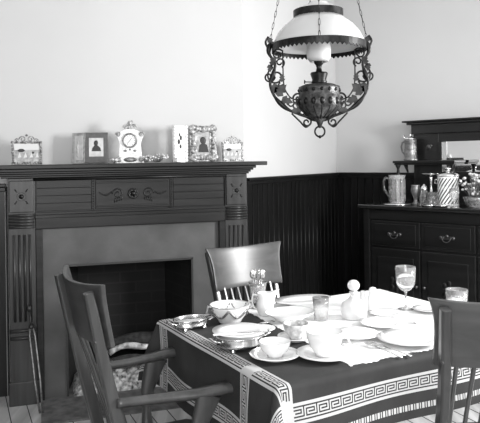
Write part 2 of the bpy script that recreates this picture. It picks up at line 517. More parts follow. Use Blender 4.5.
# fire tongs leaning on the left pilaster
tg = empty('fire_tongs', fp(0.1, -0.1), FA)
tag(tg, 'slender iron fire tongs leaning against the left pilaster of the fireplace', 'tongs')
foot = Vector((0.075, -0.10, 0.0)); top = Vector((0.012, 0.066, 0.60))
def lerp(t): return foot.lerp(top, t)
for s in (-1, 1):
    b = MB(); b.tube([lerp(0) + Vector((.008*s, 0, 0.012)), lerp(.3)+Vector((.015*s, 0, 0)), lerp(.72)+Vector((.015*s, 0, 0)), lerp(.8)+Vector((.008*s, 0, 0))], .006, 8)
    b.build('arm', M['pewter'], tg)
b = MB(); b.tube([lerp(.78), lerp(.95)], .006, 8); b.ball(lerp(.8), .016, 10); b.ball(lerp(.97), .015, 10, sz=1.3)
b.build('handle', M['iron'], tg)

# ------------------------------------------------------------------ things on the mantel
def mpos(px, d=0.02):
    """distance along the mantel for an image column, for a thing standing d behind the front plane"""
    a, _ = ray(px, 160)
    P0 = fp(0, d)
    s = (a * P0.y - P0.x) / (FD.x - a * FD.y)
    return s
SH = 1.4405
def on_mantel(name, px, d=0.02, rz=0.0):
    s = mpos(px, d)
    return empty(name, fp(s, d, SH + (.006 if 'portrait' in name else .003 if 'frame' in name else 0)), FA + rz)
LEAN = R(math.radians(-6), 'X')
def picture(name, label, px, w_, h_, rz, frame_m, border, d=0.03, crest=True, inner='landscape', lumps=12):
    root = on_mantel(name, px, d, rz); tag(root, label, 'picture frame')
    b = MB()
    bw = border
    b.box(-w_/2, w_/2, 0, .012, 0, bw, LEAN); b.box(-w_/2, w_/2, 0, .012, h_-bw, h_, LEAN)
    b.box(-w_/2, -w_/2+bw, 0, .012, bw, h_-bw, LEAN); b.box(w_/2-bw, w_/2, 0, .012, bw, h_-bw, LEAN)
    for i in range(lumps):
        for (x, z) in ((-w_/2+bw/2, h_*(i+.5)/lumps), (w_/2-bw/2, h_*(i+.5)/lumps), (-w_/2+w_*(i+.5)/lumps, bw/2), (-w_/2+w_*(i+.5)/lumps, h_-bw/2)):
            b.ball(LEAN @ Vector((x + random.uniform(-.003, .003), -.001, z + random.uniform(-.002, .002))), bw*random.uniform(.3, .55), 8)
    b.build('moulding', frame_m, root)
    b = MB(); b.box(-w_/2+bw*.8, w_/2-bw*.8, .004, .010, bw*.8, h_-bw*.8, LEAN)
    pc = b.build('picture', M['photo_mid'], root)
    if crest:
        b = MB()
        for s in (-1, 1):
            b.tube([LEAN @ Vector((x, .004, z)) for x, _, z in scroll(s*w_*.13, h_+.012, s, .020, 1.2, 24)], .0035, 6)
            b.tube([LEAN @ Vector((x, .004, z)) for x, _, z in scroll(s*w_*.31, h_+.004, s, .013, 1.2, 24)], .003, 6)
        b.ball(LEAN @ Vector((0, .004, h_+.036)), .008, 8)
        b.build('crest', frame_m, root)
    if inner == 'landscape':
        b = MB(); b.box(-w_/2+bw, w_/2-bw, .001, .004, h_*.62, h_-bw, LEAN); b.build('sky', M['photo_light'], pc)
        for i in range(4):
            b = MB()
            x = -w_*.3 + i*w_*.19
            b.add([LEAN @ Vector(p) for p in ((x, .0005, h_*.28), (x+w_*.12, .0005, h_*.30), (x+w_*.07, .0005, h_*.52))], [(0, 1, 2)])
            b.build('painted_hill', M['photo_light'], pc)
        MB().ball(LEAN @ Vector((-w_*.18, .002, h_*.6)), h_*.07, 8, sy=.2, sx=2.2).build('painted_tree', M['photo_dark'], pc); MB().ball(LEAN @ Vector((w_*.2, .002, h_*.5)), h_*.05, 8, sy=.2).build('painted_tree', M['photo_dark'], pc)
    else:
        b = MB(); b.ball(LEAN @ Vector((0, .002, h_*.58)), h_*.085, 12, sy=.15, sz=1.25)
        b.add([LEAN @ Vector(p) for p in ((-w_*.2, .001, h_*.25), (w_*.2, .001, h_*.25), (w_*.14, .001, h_*.46), (0, .001, h_*.52), (-w_*.14, .001, h_*.46))], [(0, 1, 2, 3, 4)])
        b.build('sitter', M['photo_dark'], pc)
    b = MB(); b.box(-.012, .012, .012, .016, h_*.1, h_*.6, LEAN)
    b.tube([(0, .02, h_*.55), (0, .055 + h_*.15, .004)], .004, 6)
    b.build('easel_back', M['iron'], root)
    return root
picture('picture_frame', 'small scroll-crested metal frame with a landscape, at the left end of the mantel', 27, .178, .142, 0.05, M['gilt_dark'], .016)
picture('picture_frame', 'small crested frame with a pale landscape, at the right end of the mantel', 233.5, .150, .130, 0.10, M['gilt'], .014)
picture('portrait_frame', 'broad silvery rococo frame around a dark portrait, right of the clock', 204, .178, .235, 0.0, M['gilt'], .045, crest=False, inner='portrait', lumps=9)
# white filigree frame seen turned
r_ = on_mantel('filigree_frame', 181, 0.0, 0.62)
tag(r_, 'narrow white filigree frame turned sideways beside the rococo portrait frame', 'picture frame')
b = MB()
hw, hh = .052, .235
for s in (-1, 1):
    b.box(s*hw - .012, s*hw + .012, 0, .012, 0, hh)
b.box(-hw, hw, 0, .012, 0, .06); b.box(-hw, hw, 0, .012, hh-.045, hh)
for i in range(12): b.ball((-hw, 0, hh*(i+.5)/12), .013, 8); b.ball((hw, 0, hh*(i+.5)/12), .013, 8)
b.build('moulding', M['gilt_white'], r_)
b = MB(); b.box(-hw+.01, hw-.01, .006, .010, .05, hh-.04); b.build('backing', M['paper'], r_)
b = MB()
for (x, z, s) in ((.004, .10, 1), (-.012, .13, 1.2), (.008, .155, 1.1), (-.004, .175, .8), (.0, .045, 1)):
    MB().ball((x, .005, z), .010*s, 8, sy=.3, sz=1.4).build('cutout', M['photo_dark'], r_)
b = MB(); b.tube([(0, .015, hh*.6), (0, .075, .004)], .004, 6); b.build('easel_back', M['iron'], r_)

# folding double photograph case
fr = on_mantel('folding_photo_frame', 86.5, 0.03)
tag(fr, 'dark leather folding double photograph frame standing open left of the clock', 'photo frame')
fh = .192
for nm, x0, x1, rz, bm_ in (('left_leaf', -.094, 0, .62, M['card']), ('right_leaf', 0, .142, -0.12, M['leather'])):
    Mx = T(-.01, 0, 0) @ R(-rz if x0 < 0 else rz) @ R(math.radians(-3), 'X')
    b = MB(); b.box(x0, x1, 0, .008, 0.002, fh, Mx)
    lf = b.build(nm, M['leather'] if x0 == 0 else M['photo_mid'], fr, bevel=.002)
    b = MB()
    if x0 == 0: b.box(.026, .114, -.002, .001, .042, fh-.034, Mx)
    else: b.box(-.075, -.016, -.002, .001, .02, fh-.02, Mx)
    b.build('card_mount', M['card'], lf)
    b = MB()
    if x0 == 0:
        b.ball(Mx @ Vector((.07, -.002, .125)), .014, 12, sy=.2, sz=1.3)
        b.add([Mx @ Vector(p) for p in ((.042, -.0035, .075), (.100, -.0035, .075), (.096, -.0035, .095), (.078, -.0035, .112), (.06, -.0035, .112), (.046, -.0035, .093))], [(0, 1, 2, 3, 4, 5)])
    else:
        for (z, r) in ((.13, .009), (.10, .014), (.075, .011), (.05, .010)): b.ball(Mx @ Vector((-.046, -.002, z)), r, 10, sy=.2, sz=1.4)
    b.build('sitter', M['photo_dark'] if x0 == 0 else M['photo_mid'], lf)

# clock
ck = on_mantel('mantel_clock', 130.5, 0.02, -0.16)
tag(ck, 'ornate pale porcelain mantel clock with a round white dial and scrolled crest', 'clock')
b = MB()
outline = [(-.085,0),(.085,0),(.088,.018),(.072,.035),(.070,.07),(.066,.12),(.074,.15),(.084,.172),(.080,.19),(.062,.196),(.045,.206),(.02,.214),(-.02,.214),(-.045,.206),(-.062,.196),(-.080,.19),(-.084,.172),(-.074,.15),(-.066,.12),(-.070,.07),(-.072,.035),(-.088,.018)]
n = len(outline)
b.add([(x, -.045, z) for x, z in outline] + [(x, .045, z) for x, z in outline],
      [tuple(range(n)), tuple(reversed(range(n, 2*n)))] + [(i, (i+1) % n, n+(i+1) % n, n+i) for i in range(n)])
b.build('case', M['gilt_white'], ck, bevel=.004)
b = MB()
b.lathe([(.047, 0), (.047, .008), (.040, .014), (.036, .006)], 32, T(0, -.045, .142) @ R(PI/2, 'X'), cap=False)
bz = b.build('bezel', M['gilt_dark'], ck)
b = MB(); b.lathe([(.039, .003), (.039, .006)], 32, T(0, -.045, .142) @ R(PI/2, 'X'))
dl = b.build('dial', M['dial'], ck)
b = MB()
for k in range(12):
    an = k*PI/6
    Mx = T(0, -.0515, .142) @ R(an, 'Y')
    b.box(-.0012, .0012, -.0004, .0004, .026, .033, Mx)
b.build('hour_marks', M['photo_dark'], dl)
for nm, an, L_ in (('hour_hand', 0.6, .018), ('minute_hand', -2.4, .027)):
    b = MB(); b.box(-.0014, .0014, -.0004, .0004, -.004, L_, T(0, -.0525, .142) @ R(an, 'Y')); b.build(nm, M['photo_dark'], dl)
for s in (-1, 1):
    MB().tube([(x, -.02, z) for x, _, z in scroll(s*.022, .226, s, .020, 1.3, 24)], .005, 6).build('crest_scroll', M['gilt'], ck)
    MB().tube([(x, -.048, z) for x, _, z in scroll(s*.072, .180, s, .016, 1.2, 24)], .005, 6).build('shoulder_scroll', M['gilt'], ck)
    MB().tube([(x, -.048, z) for x, _, z in scroll(s*.070, .022, s, .018, 1.2, 24)], .006, 6).build('foot_scroll', M['gilt'], ck)
b = MB(); b.ball((0, -.02, .250), .016, 10, sz=1.1); b.ball((.012, -.02, .262), .008, 8); b.ball((-.012, -.02, .243), .010, 8)
b.build('crest', M['gilt'], ck)
b = MB()
b.ball((0, -.046, .022), .026, 12, sx=1.6, sy=.25, sz=.6)
for s in (-1, 1): b.ball((s*.03, -.046, .078), .007, 8, sy=.3, sx=1.6)
b.ball((0, -.046, .085), .006, 8, sy=.3)
b.build('painted_flowers', M['pewter'], ck)

# small pieces around the clock
def sprig(px, lab, n, spread, hgt, d):
    root = on_mantel('flower_sprig', px, d); tag(root, lab, 'dried flowers', 'dried sprigs on the mantel')
    b = MB(); p = MB()
    for i in range(n):
        x = random.uniform(-spread, spread); y = random.uniform(-.02, .02); z = random.uniform(.008, hgt)
        b.tube([(x*.2, y*.3, .004), (x*.6, y, z*.7+.004), (x, y, z+.004)], .0015, 5)
        p.ball((x, y, z+.006), random.uniform(.005, .010), 8, sz=.8)
    b.build('stems', M['leaf'], root); p.build('blossoms', M['petal'], root)
sprig(157, 'low spray of pale dried flowers lying just right of the clock', 26, .07, .05, -.02)
sprig(146, 'tuft of dried leaves at the foot of the clock on its right', 12, .03, .04, -.06)
sprig(114, 'tuft of dried leaves at the foot of the clock on its left', 9, .022, .018, -.07)
# tiny leaflet in front of the filigree frame
lf = on_mantel('folded_card', 183, -0.075, .3); tag(lf, 'small white folded card leaning below the filigree frame on the shelf edge', 'card')
b = MB(); b.add([(-.018, 0, 0), (.0, -.012, 0), (.018, 0, 0), (-.018, .008, .03), (0, 0, .036), (.018, .008, .03)], [(0, 1, 4, 3), (1, 2, 5, 4)])
o = b.build('card_leaf', M['paper'], lf); sd = o.modifiers.new('thick', 'SOLIDIFY'); sd.thickness = .001

# ------------------------------------------------------------------ sideboard (local x along the front, y into the wall)
TOP = 1.09
sb = empty('sideboard', SO, SA)
tag(sb, 'tall dark walnut sideboard with a mirror back, drawers and small bracket shelf', 'sideboard')
SW = 1.75
b = MB()
b.box(0.02, SW-.02, 0.02, 0.53, 0.08, TOP-.03)
b.box(0.04, SW-.04, 0.04, 0.53, 0.0, 0.08)
for xx in (0.02, SW-.07): b.box(xx, xx+.05, 0.0, 0.03, 0.0, TOP-.03)
b.build('body', M['side'], sb, bevel=.003)
b = MB(); b.box(-.02, SW+.02, -.025, .53, TOP-.03, TOP); b.build('top', M['sidetop'], sb, bevel=.006)
def pull(parent, x, z):
    b = MB()
    b.box(x-.05, x+.05, -.004, .0, z-.012, z+.012)
    for s in (-1, 1):
        b.ball((x+s*.046, -.003, z), .013, 8, sy=.4); b.ball((x+s*.028, -.004, z), .006, 8)
    b.ball((x, -.003, z+.012), .012, 8, sy=.4)
    h = b.build('handle', M['brass'], parent)
    b = MB()
    b.tube([(x + .03*math.cos(t), -.012-.006*math.sin(-t), z - .004 + .026*math.sin(t)) for t in [PI + PI*i/14 for i in range(15)]], .003, 6)
    b.build('bail', M['brass'], h)
dw = 0.40
for k in range(4):
    x0 = .085 + k*(dw+.012)
    b = MB(); b.box(x0, x0+dw, .006, .03, TOP-.31, TOP-.12)
    d = b.build('drawer', M['side'], sb, bevel=.004)
    b = MB(); b.box(x0+.03, x0+dw-.03, .002, .008, TOP-.29, TOP-.14); b.build('raised_field', M['side'], d, bevel=.003)
    if k in (0, 1, 2, 3): pull(d, x0 + dw/2, TOP-.215)
b = MB(); b.box(.07, SW-.07, 0, .03, TOP-.11, TOP-.035); b.build('top_drawer_rail', M['side'], sb, bevel=.004)
for k in range(4):
    x0 = .085 + k*(dw+.012)
    b = MB(); b.box(x0, x0+dw, .006, .03, .12, TOP-.33)
    d = b.build('door', M['side'], sb, bevel=.004)
    b = MB(); b.box(x0+.05, x0+dw-.05, .0, .008, .18, TOP-.39); pn = b.build('door_panel', M['side'], d, bevel=.004)
    b = MB()
    for i in range(5):
        an = 2*PI*i/5; b.ball((x0+dw/2+.03*math.cos(an), 0, .5+.05*math.sin(an)), .018, 8, sy=.3, sz=1.4)
    b.build('carved_ornament', M['side'], pn)
    b = MB(); b.ball((x0 + (dw-.025 if k % 2 == 0 else .025), -.008, .5), .012, 10); b.build('knob', M['brass'], d)

def spos(px, d):
    a, _ = ray(px, 180)
    P0 = sp(0, d)
    return (a * P0.y - P0.x) / (SD.x - a * SD.y)
BD = 0.40                                     # front of the back superstructure
x_c = spos(407, BD-.06); x_p = spos(414, BD); x_m = spos(443, BD)
b = MB()
b.box(x_p, SW-.1, BD+.05, BD+.12, TOP, 1.71)
b.build('back_board', M['side'], sb)
b = MB()
b.box(x_p, x_m-.03, BD, BD+.05, TOP, 1.64)    # stile with panel left of mirror
b.box(x_m-.03, SW-.1, BD, BD+.05, 1.57, 1.64)
b.box(x_m-.03, x_m, BD-.012, BD+.05, 1.33, 1.57)
b.box(x_m-.03, SW-.1, BD, BD+.05, TOP, 1.335)
b.build('mirror_frame', M['side'], sb, bevel=.004)
b = MB(); b.box(x_m, SW-.16, BD+.030, BD+.05, 1.335, 1.57); b.build('mirror', M['mirror'], sb)
b = MB()
b.box(x_p-.01, SW-.09, BD-.02, BD+.12, 1.635, 1.71)
b.box(x_p-.035, SW-.06, BD-.05, BD+.12, 1.708, 1.727)
b.box(x_p-.06, SW-.04, BD-.08, BD+.12, 1.727, 1.741)
b.build('cornice', M['side'], sb, bevel=.004)
b = MB(); b.ball(((x_p+x_m)/2 + .01, BD-.003, 1.53), .022, 10, sy=.3); b.ball(((x_p+x_m)/2+.03, BD-.006, 1.54), .012, 8, sy=.4); b.build('carved_boss', M['brass'], sb)
sx0, sx1 = spos(397, .27), spos(459, .27)
b = MB(); b.box(sx0, sx1, .20, BD, 1.405, 1.425); b.box(sx0+.008, sx1-.008, .21, BD, 1.392, 1.405)
shf = b.build('bracket_shelf', M['side'], sb, bevel=.004)
for xx in (sx0+.03, sx1-.03):
    b = MB(); b.lathe([(.018, TOP), (.018, TOP+.02), (.009, TOP+.04), (.013, TOP+.10), (.009, TOP+.16), (.015, TOP+.22), (.009, 1.36), (.02, 1.385), (.022, 1.393)], 14, T(xx, .235, 0))
    b.build('turned_column', M['side'], sb)
for xx in (sx0+.02,):
    b = MB(); b.tube([(xx, BD-.02, 1.395), (xx+.01, BD-.02, 1.36), (xx+.02, BD-.02, 1.33)], [.02, .012, .006], 8); b.build('corbel', M['side'], sb)

# things on the sideboard
def on_side(name, px, d, z=TOP+.0005, rz=0):
    return empty(name, sp(spos(px, d), d, z), SA + rz)
def cup_prof(outer, t):
    """outer profile bottom->top, returns closed wall profile with thickness t"""
    inner = [(max(r - t, 1e-4), z + (t if i == 0 else 0)) for i, (r, z) in enumerate(outer)]
    return [(1e-4, outer[0][1])] + outer + list(reversed(inner)) + [(1e-4, outer[0][1] + t)]
# lidded stein
st = on_side('beer_stein', 411, .30, 1.4255)
tag(st, 'lidded pewter-and-stoneware stein standing on the bracket shelf of the sideboard', 'stein')
b = MB(); b.lathe([(.052, 0), (.055, .008), (.05, .016), (.047, .08), (.045, .15), (.047, .155), (.047, .165)], 24); b.build('body', M['pewter'], st)
b = MB(); b.lathe([(.049, .165), (.05, .17), (.035, .182), (.01, .19), (.006, .20), (.009, .207), (1e-4, .212)], 24)
b.tube([(-.045, 0, .172), (-.055, 0, .185), (-.058, 0, .203)], .006, 8); b.build('lid', M['silver'], st)
b = MB(); b.tube([(-.044, 0, .15), (-.07, 0, .145), (-.08, 0, .11), (-.072, 0, .07), (-.046, 0, .045)], .007, 8); b.build('handle', M['pewter'], st)
for k in range(3):
    b = MB(); b.lathe([(.050-.001*k, .035+.05*k), (.052-.001*k, .038+.05*k), (.050-.001*k, .041+.05*k)], 24); b.build('relief_band', M['pewter'], st)
# glass pitcher
pt = on_side('glass_pitcher', 397, .12)
tag(pt, 'tall fluted glass pitcher with loop handle at the left end of the sideboard', 'pitcher')
b = MB(); b.lathe(cup_prof([(.055, 0), (.058, .01), (.056, .1), (.058, .19), (.064, .215), (.066, .22)], .006), 28); b.build('body', M['glass_cut'], pt)
b = MB()
for k in range(10):
    an = 2*PI*k/10; b.tube([(.0585*math.cos(an), .0585*math.sin(an), .02), (.0585*math.cos(an), .0585*math.sin(an), .19)], .006, 6)
b.build('fluting', M['glass_tint'], pt)
b = MB(); b.tube([(-.056, -.01, .19), (-.09, -.02, .20), (-.105, -.02, .17), (-.10, -.02, .11), (-.075, -.015, .07), (-.054, -.01, .05)], .009, 8); b.build('handle', M['glass_tint'], pt)
b = MB(); b.lathe([(1e-4, 0), (.11, 0.0), (.115, .006), (1e-4, .006)], 28); tr = b.build('coaster_tray', M['silver'])
tr.location = sp(spos(397, .12), .12, TOP+.0005) ; tag(tr, 'thin silver tray under the glass pitcher on the sideboard', 'tray')
pt.location.z += .0065
def vessel(name, label, px, d, prof, m, cat='cup', t=.004, group=None):
    o = MB().lathe(cup_prof(prof, t), 24).build(name, m)
    o.location = sp(spos(px, d), d, TOP+.0005); tag(o, label, cat, group); return o
vessel('vase', 'slim-footed grey vase just right of the glass pitcher on the sideboard', 415.5, .16, [(.028, 0), (.03, .006), (.014, .03), (.02, .06), (.036, .10), (.036, .125), (.03, .14), (.036, .15)], M['pewter'], 'vase')
cs = on_side('caster', 424, .14); tag(cs, 'small dome-topped caster between the grey vase and the cut tumbler', 'caster')
MB().lathe([(.03, 0), (.034, .02), (.036, .07), (.03, .10), (.026, .11)], 20).build('body', M['glass_tint'], cs)
MB().lathe([(.027, .11), (.027, .125), (.018, .145), (.006, .15), (.006, .158), (1e-4, .16)], 20).build('dome_lid', M['silver'], cs)
vessel('tumbler', 'short cut-glass tumbler left of the striped jar on the sideboard', 432.5, .12, [(.034, 0), (.036, .01), (.04, .06), (.042, .10)], M['glass_tint'], 'glass')
vessel('goblet', 'small clear goblet standing in front of the striped jar on the sideboard', 454, .02, [(.03, 0), (.03, .003), (.006, .01), (.006, .05), (.028, .075), (.034, .10), (.033, .135)], M['glass'], 'goblet', t=.003)
for (px, lab, r) in ((428, 'shallow silver dish in front of the caster on the sideboard edge', .075), (441, 'shallow silver dish at the foot of the striped jar', .06)):
    o = MB().lathe(cup_prof([(r*.6, 0), (r*.7, .003), (r, .014)], .002), 28).build('shallow_dish', M['silver'])
    o.location = sp(spos(px, .045), .045, TOP+.0005); tag(o, lab, 'dish', 'silver dishes on the sideboard')
# striped jar with lid
jr = on_side('striped_jar', 448, .19)
tag(jr, 'large white cylindrical jar with dark diagonal stripes and knobbed lid on the sideboard', 'jar')
b = MB(); R0 = .076; NH = 40; NS = 126; JH = .215
v = []; f = []
for j in range(NH+1):
    for i in range(NS):
        t = 2*PI*i/NS
        rr = R0
        v.append((rr*math.cos(t), rr*math.sin(t), JH*j/NH))
b.v = v
for j in range(NH):
    for i in range(NS):
        b.f.append([j*NS+i, j*NS+(i+1) % NS, (j+1)*NS+(i+1) % NS, (j+1)*NS+i]); b.sm.append(True)
        ph = (i/NS*18 - j/NH*5.5) % 1.0
        b.m.append(1 if (ph < .40 and 2 < j < NH-2) else 0)
b.f.append([i for i in reversed(range(NS))]); b.sm.append(False); b.m.append(0)
b.f.append([NH*NS+i for i in range(NS)]); b.sm.append(False); b.m.append(0)
b.build('body', [M['china'], M['photo_dark']], jr)
b = MB(); b.lathe([(.079, JH), (.08, JH+.008), (.07, JH+.02), (.045, JH+.032), (.018, JH+.038), (.014, JH+.045), (.022, JH+.055), (.02, JH+.065), (1e-4, JH+.07)], 28); b.build('lid', M['silver'], jr)
b = MB(); b.tube([(-.08, 0, .19), (-.1, 0, .19), (-.104, 0, .165), (-.08, 0, .16)], .005, 8); b.tube([(.08, 0, .19), (.1, 0, .19), (.104, 0, .165), (.08, 0, .16)], .005, 8); b.build('handle', M['silver'], jr)
# small dish on a stand under the shelf
dsn = on_side('compote', 431, .28); tag(dsn, 'footed silver compote behind the tumbler under the bracket shelf', 'compote')
MB().lathe([(.04, 0), (.04, .006), (.012, .02), (.009, .15), (.014, .20), (.012, .215)], 20).build('stem', M['silver'], dsn)
MB().lathe(cup_prof([(.012, .215), (.05, .222), (.072, .235)], .003), 28).build('bowl', M['silver'], dsn)
# flower arrangement at the right end
fa = on_side('flower_arrangement', 474, .12); tag(fa, 'bowl of mixed pale blossoms and leaves at the right of the sideboard', 'flowers')
MB().lathe(cup_prof([(.045, 0), (.05, .01), (.07, .05), (.08, .075)], .004), 24).build('bowl', M['glass_tint'], fa)
bl = MB(); lv = MB(); sm_ = MB()
for i in range(75):
    a_, r_, z_ = random.uniform(0, 2*PI), random.uniform(.0, .125), random.uniform(.09, .235)
    r_ *= math.sin(min(1, (z_-.05)/.19)*PI*.75 + .3)
    x, y = r_*math.cos(a_), r_*math.sin(a_)*.8
    sm_.tube([(x*.15, y*.15, .03), (x*.6, y*.6, z_*.75), (x, y, z_)], .0018, 5)
    if i % 5 != 4:
        bl.ball((x, y, z_), random.uniform(.008, .015), 8, sz=.8)
    else:
        t = Vector((math.cos(a_), math.sin(a_), .3)) * .05; q = Vector((x, y, z_)); sd_ = Vector((-math.sin(a_), math.cos(a_), 0)) * .014
        lv.add([q, q + t*.5 + sd_, q + t, q + t*.5 - sd_], [(0, 1, 2, 3)])
sm_.build('stems', M['leaf'], fa); bl.build('blossoms', M['petal'], fa); lv.build('leaves', M['leaf'], fa)

# ------------------------------------------------------------------ table
TA = math.radians(29); TC = Vector((.424, 2.728, 0)); TL, TW, TH = .625, .48, .745
TU = Vector((math.cos(TA), math.sin(TA), 0)); TV = Vector((-math.sin(TA), math.cos(TA), 0))
tb = empty('dining_table', TC, TA)
tag(tb, 'wooden dining table hidden under the dark bordered cloth, laid for a meal', 'table')
b = MB(); b.box(-TL+.012, TL-.012, -TW+.012, TW-.012, TH-.030, TH-.0055); b.build('tabletop', M['chair_h'], tb, bevel=.006)
b = MB(); b.box(-TL+.10, TL-.10, -TW+.10, TW-.10, TH-.12, TH-.030); b.build('apron', M['chair_h'], tb)
for sx in (-1, 1):
    for sy in (-1, 1):
        b = MB(); b.lathe([(.022, 0), (.03, .02), (.022, .06), (.03, .18), (.038, .36), (.028, .50), (.036, .52), (.04, .56), (.04, TH-.04)], 16, T(sx*(TL-.12), sy*(TW-.12), 0))
        b.build('leg', M['chair'], tb)
# dark cloth with woven key border
KEY = ['1111111110', '1000000010', '1011111010', '1010000010', '1011111110', '1000000000', '1111111111']
CS = .005
def key_band(along, across):
    """across: 0..1 cells index in the 11-cell band"""
    c = int(across)
    if c in (0, 1, 11, 12): return 1
    if c in (2, 10): return 0
    k = c - 3
    return int(KEY[min(k, 6)][int(along) % 10])
DL, DF, DB, DR = .30, .225, .16, .22           # drops: left, front, back, right
def pat(u, v):
    def band(coord, c0, along, width=13):
        q = (coord - c0) / CS
        return key_band(along / CS, q) if 0 <= q < width else None
    # left band along the table edge, running off the front
    r = band(-u, TL - .035, v + 5)
    if r is not None: 
        # crossing patches
        if abs(v + TW + .10) < .040 or abs(v + .305) < .034: return 1
        return r
    r = band(-v, TW + .07, u + 5)
    if r is not None: return r
    if -v - TW > .175 and -v - TW < .195: return 1 if int((u+5)/CS) % 5 in (0, 2, 3) else 0
    if u < -TL + .035 - .0001:
        r = band(v, .385, u + 5)
        if r is not None: return r
        r = band(-v, .272, -u + 5)
        if r is not None: return r
        r = band(-u, TL + .19, v + 5)
        if r is not None: return r
    if v > TW - .075:
        r = band(v, TW - .075, u + 5)
        if r is not None: return r
    return 0
def drape(u, v):
    cu = max(-TL, min(TL, u)); cv = max(-TW, min(TW, v))
    du, dv = u - cu, v - cv
    r = math.hypot(du, dv)
    if r < 1e-9: return Vector((u, v, TH))
    ax, ay = du/r, dv/r
    cr = .02
    if r < cr*PI/2:
        t = r/cr; out = cr*math.sin(t); dz = cr*(1-math.cos(t))
    else:
        out = cr; dz = cr + (r - cr*PI/2)
    fold = 0
    k = abs(2*ax*ay)
    out += dz * .04 + k * dz * .30
    dz *= (1 - .22 * k)
    q = cu*9 if abs(dv) > abs(du) else cv*11
    out += .012*math.sin(q)*min(1, dz/.12)*(1-k)
    return Vector((cu + ax*out, cv + ay*out, TH - dz))
u0, u1, v0, v1 = -TL-DL, TL+DR, -TW-DF, TW+DB
nu, nv = int(round((u1-u0)/CS)), int(round((v1-v0)/CS))
b = MB()
for j in range(nv+1):
    for i in range(nu+1):
        b.v.append(tuple(drape(u0+i*CS, v0+j*CS)))
for j in range(nv):
    for i in range(nu):
        b.f.append([j*(nu+1)+i, j*(nu+1)+i+1, (j+1)*(nu+1)+i+1, (j+1)*(nu+1)+i]); b.sm.append(True)
        b.m.append(pat(u0+(i+.5)*CS, v0+(j+.5)*CS))
o = b.build('tablecloth', [M['cloth_dark'], M['cloth_white']]); o.location = TC; o.rotation_euler = (0, 0, TA)
tag(o, 'dark tablecloth with white key-pattern borders draped over the dining table', 'tablecloth')
# white linen with fringed edge on top
b = MB()
def left_u(v): return -.33 + .10*(v+TW)/(2*TW)
NU, NV = 150, 90; vv = []
for j in range(NV+1):
    for i in range(NU+1):
        v = -TW+.012 + (2*TW-.02)*j/NV; lu = left_u(v); u = lu + (TL-.012-lu)*i/NU
        if j == 0: v += random.uniform(0, .016) + .006*math.sin(i*.31)
        if i == 0: u += random.uniform(0, .014)
        b.v.append((u, v, TH + .0012))
for j in range(NV):
    for i in range(NU):
        b.f.append([j*(NU+1)+i, j*(NU+1)+i+1, (j+1)*(NU+1)+i+1, (j+1)*(NU+1)+i]); b.sm.append(True); b.m.append(0)
k0 = len(b.v)
o = b.build('linen_cover', M['linen']); o.location = TC; o.rotation_euler = (0, 0, TA)
sd = o.modifiers.new('thick', 'SOLIDIFY'); sd.thickness = .0012; sd.offset = -1
tag(o, 'white linen cover with jagged lace edge spread over the right part of the table', 'table linen')
ZT = TH + .0016

# ------------------------------------------------------------------ tableware
def on_table(px, py, z=ZT): return at_height(px, py, z)
def lathe_obj(name, prof, m, px, py, label, cat, group=None, z=ZT, n=40, sx=1, sy=1, rz=0):
    o = MB().lathe(prof, n, sx=sx, sy=sy).build(name, m)
    o.location = on_table(px, py, z); o.rotation_euler = (0, 0, rz); tag(o, label, cat, group); return o
def plate_prof(r, h=.018, t=.004):
    return [(1e-4, 0), (r*.55, 0), (r*.58, .004), (r*.7, h*.55), (r, h), (r, h+t*.6), (r*.7, h*.55+t), (r*.56, .004+t*.7), (1e-4, .004+t*.7)]
def cup_and_saucer(px, py, rs, rc, hc, lab_s, lab_c, rz=0.0, grp=('saucers', 'teacups')):
    lathe_obj('saucer', plate_prof(rs, .016), M['china'], px, py, lab_s, 'saucer', grp[0])
    c = empty('teacup', on_table(px, py) + Vector((0, 0, .0085)), rz); tag(c, lab_c, 'cup', grp[1])
    MB().lathe(cup_prof([(rc*.5, 0), (rc*.52, .006), (rc*.8, hc*.35), (rc*.95, hc*.7), (rc, hc)], .003), 36).build('bowl', M['china'], c)
    MB().tube([(rc*.9, 0, hc*.8), (rc*1.35, 0, hc*.85), (rc*1.5, 0, hc*.55), (rc*1.2, 0, hc*.28), (rc*.8, 0, hc*.3)], .004, 8).build('handle', M['china'], c)
    return c
cup_and_saucer(275, 358, .090, .056, .052, 'white saucer under the cup nearest the left edge of the table', 'white teacup beside the silver warming stand, nearest the left table edge', rz=2.2)
cup_and_saucer(325, 357, .103, .066, .085, 'large white saucer at the front edge of the table', 'large white cup on the saucer at the front table edge', rz=-.6)
cup_and_saucer(296, 340, .072, .050, .058, 'white saucer behind the two front cups', 'floral patterned cup behind the two front cups', rz=1.2)
bpy.data.objects  # (patterned bowl gets its own china)
for o in COL.objects:
    if o.name.startswith('bowl') and o.parent and 'floral' in str(o.parent.get('label', '')): o.data.materials[0] = M['china_grey']

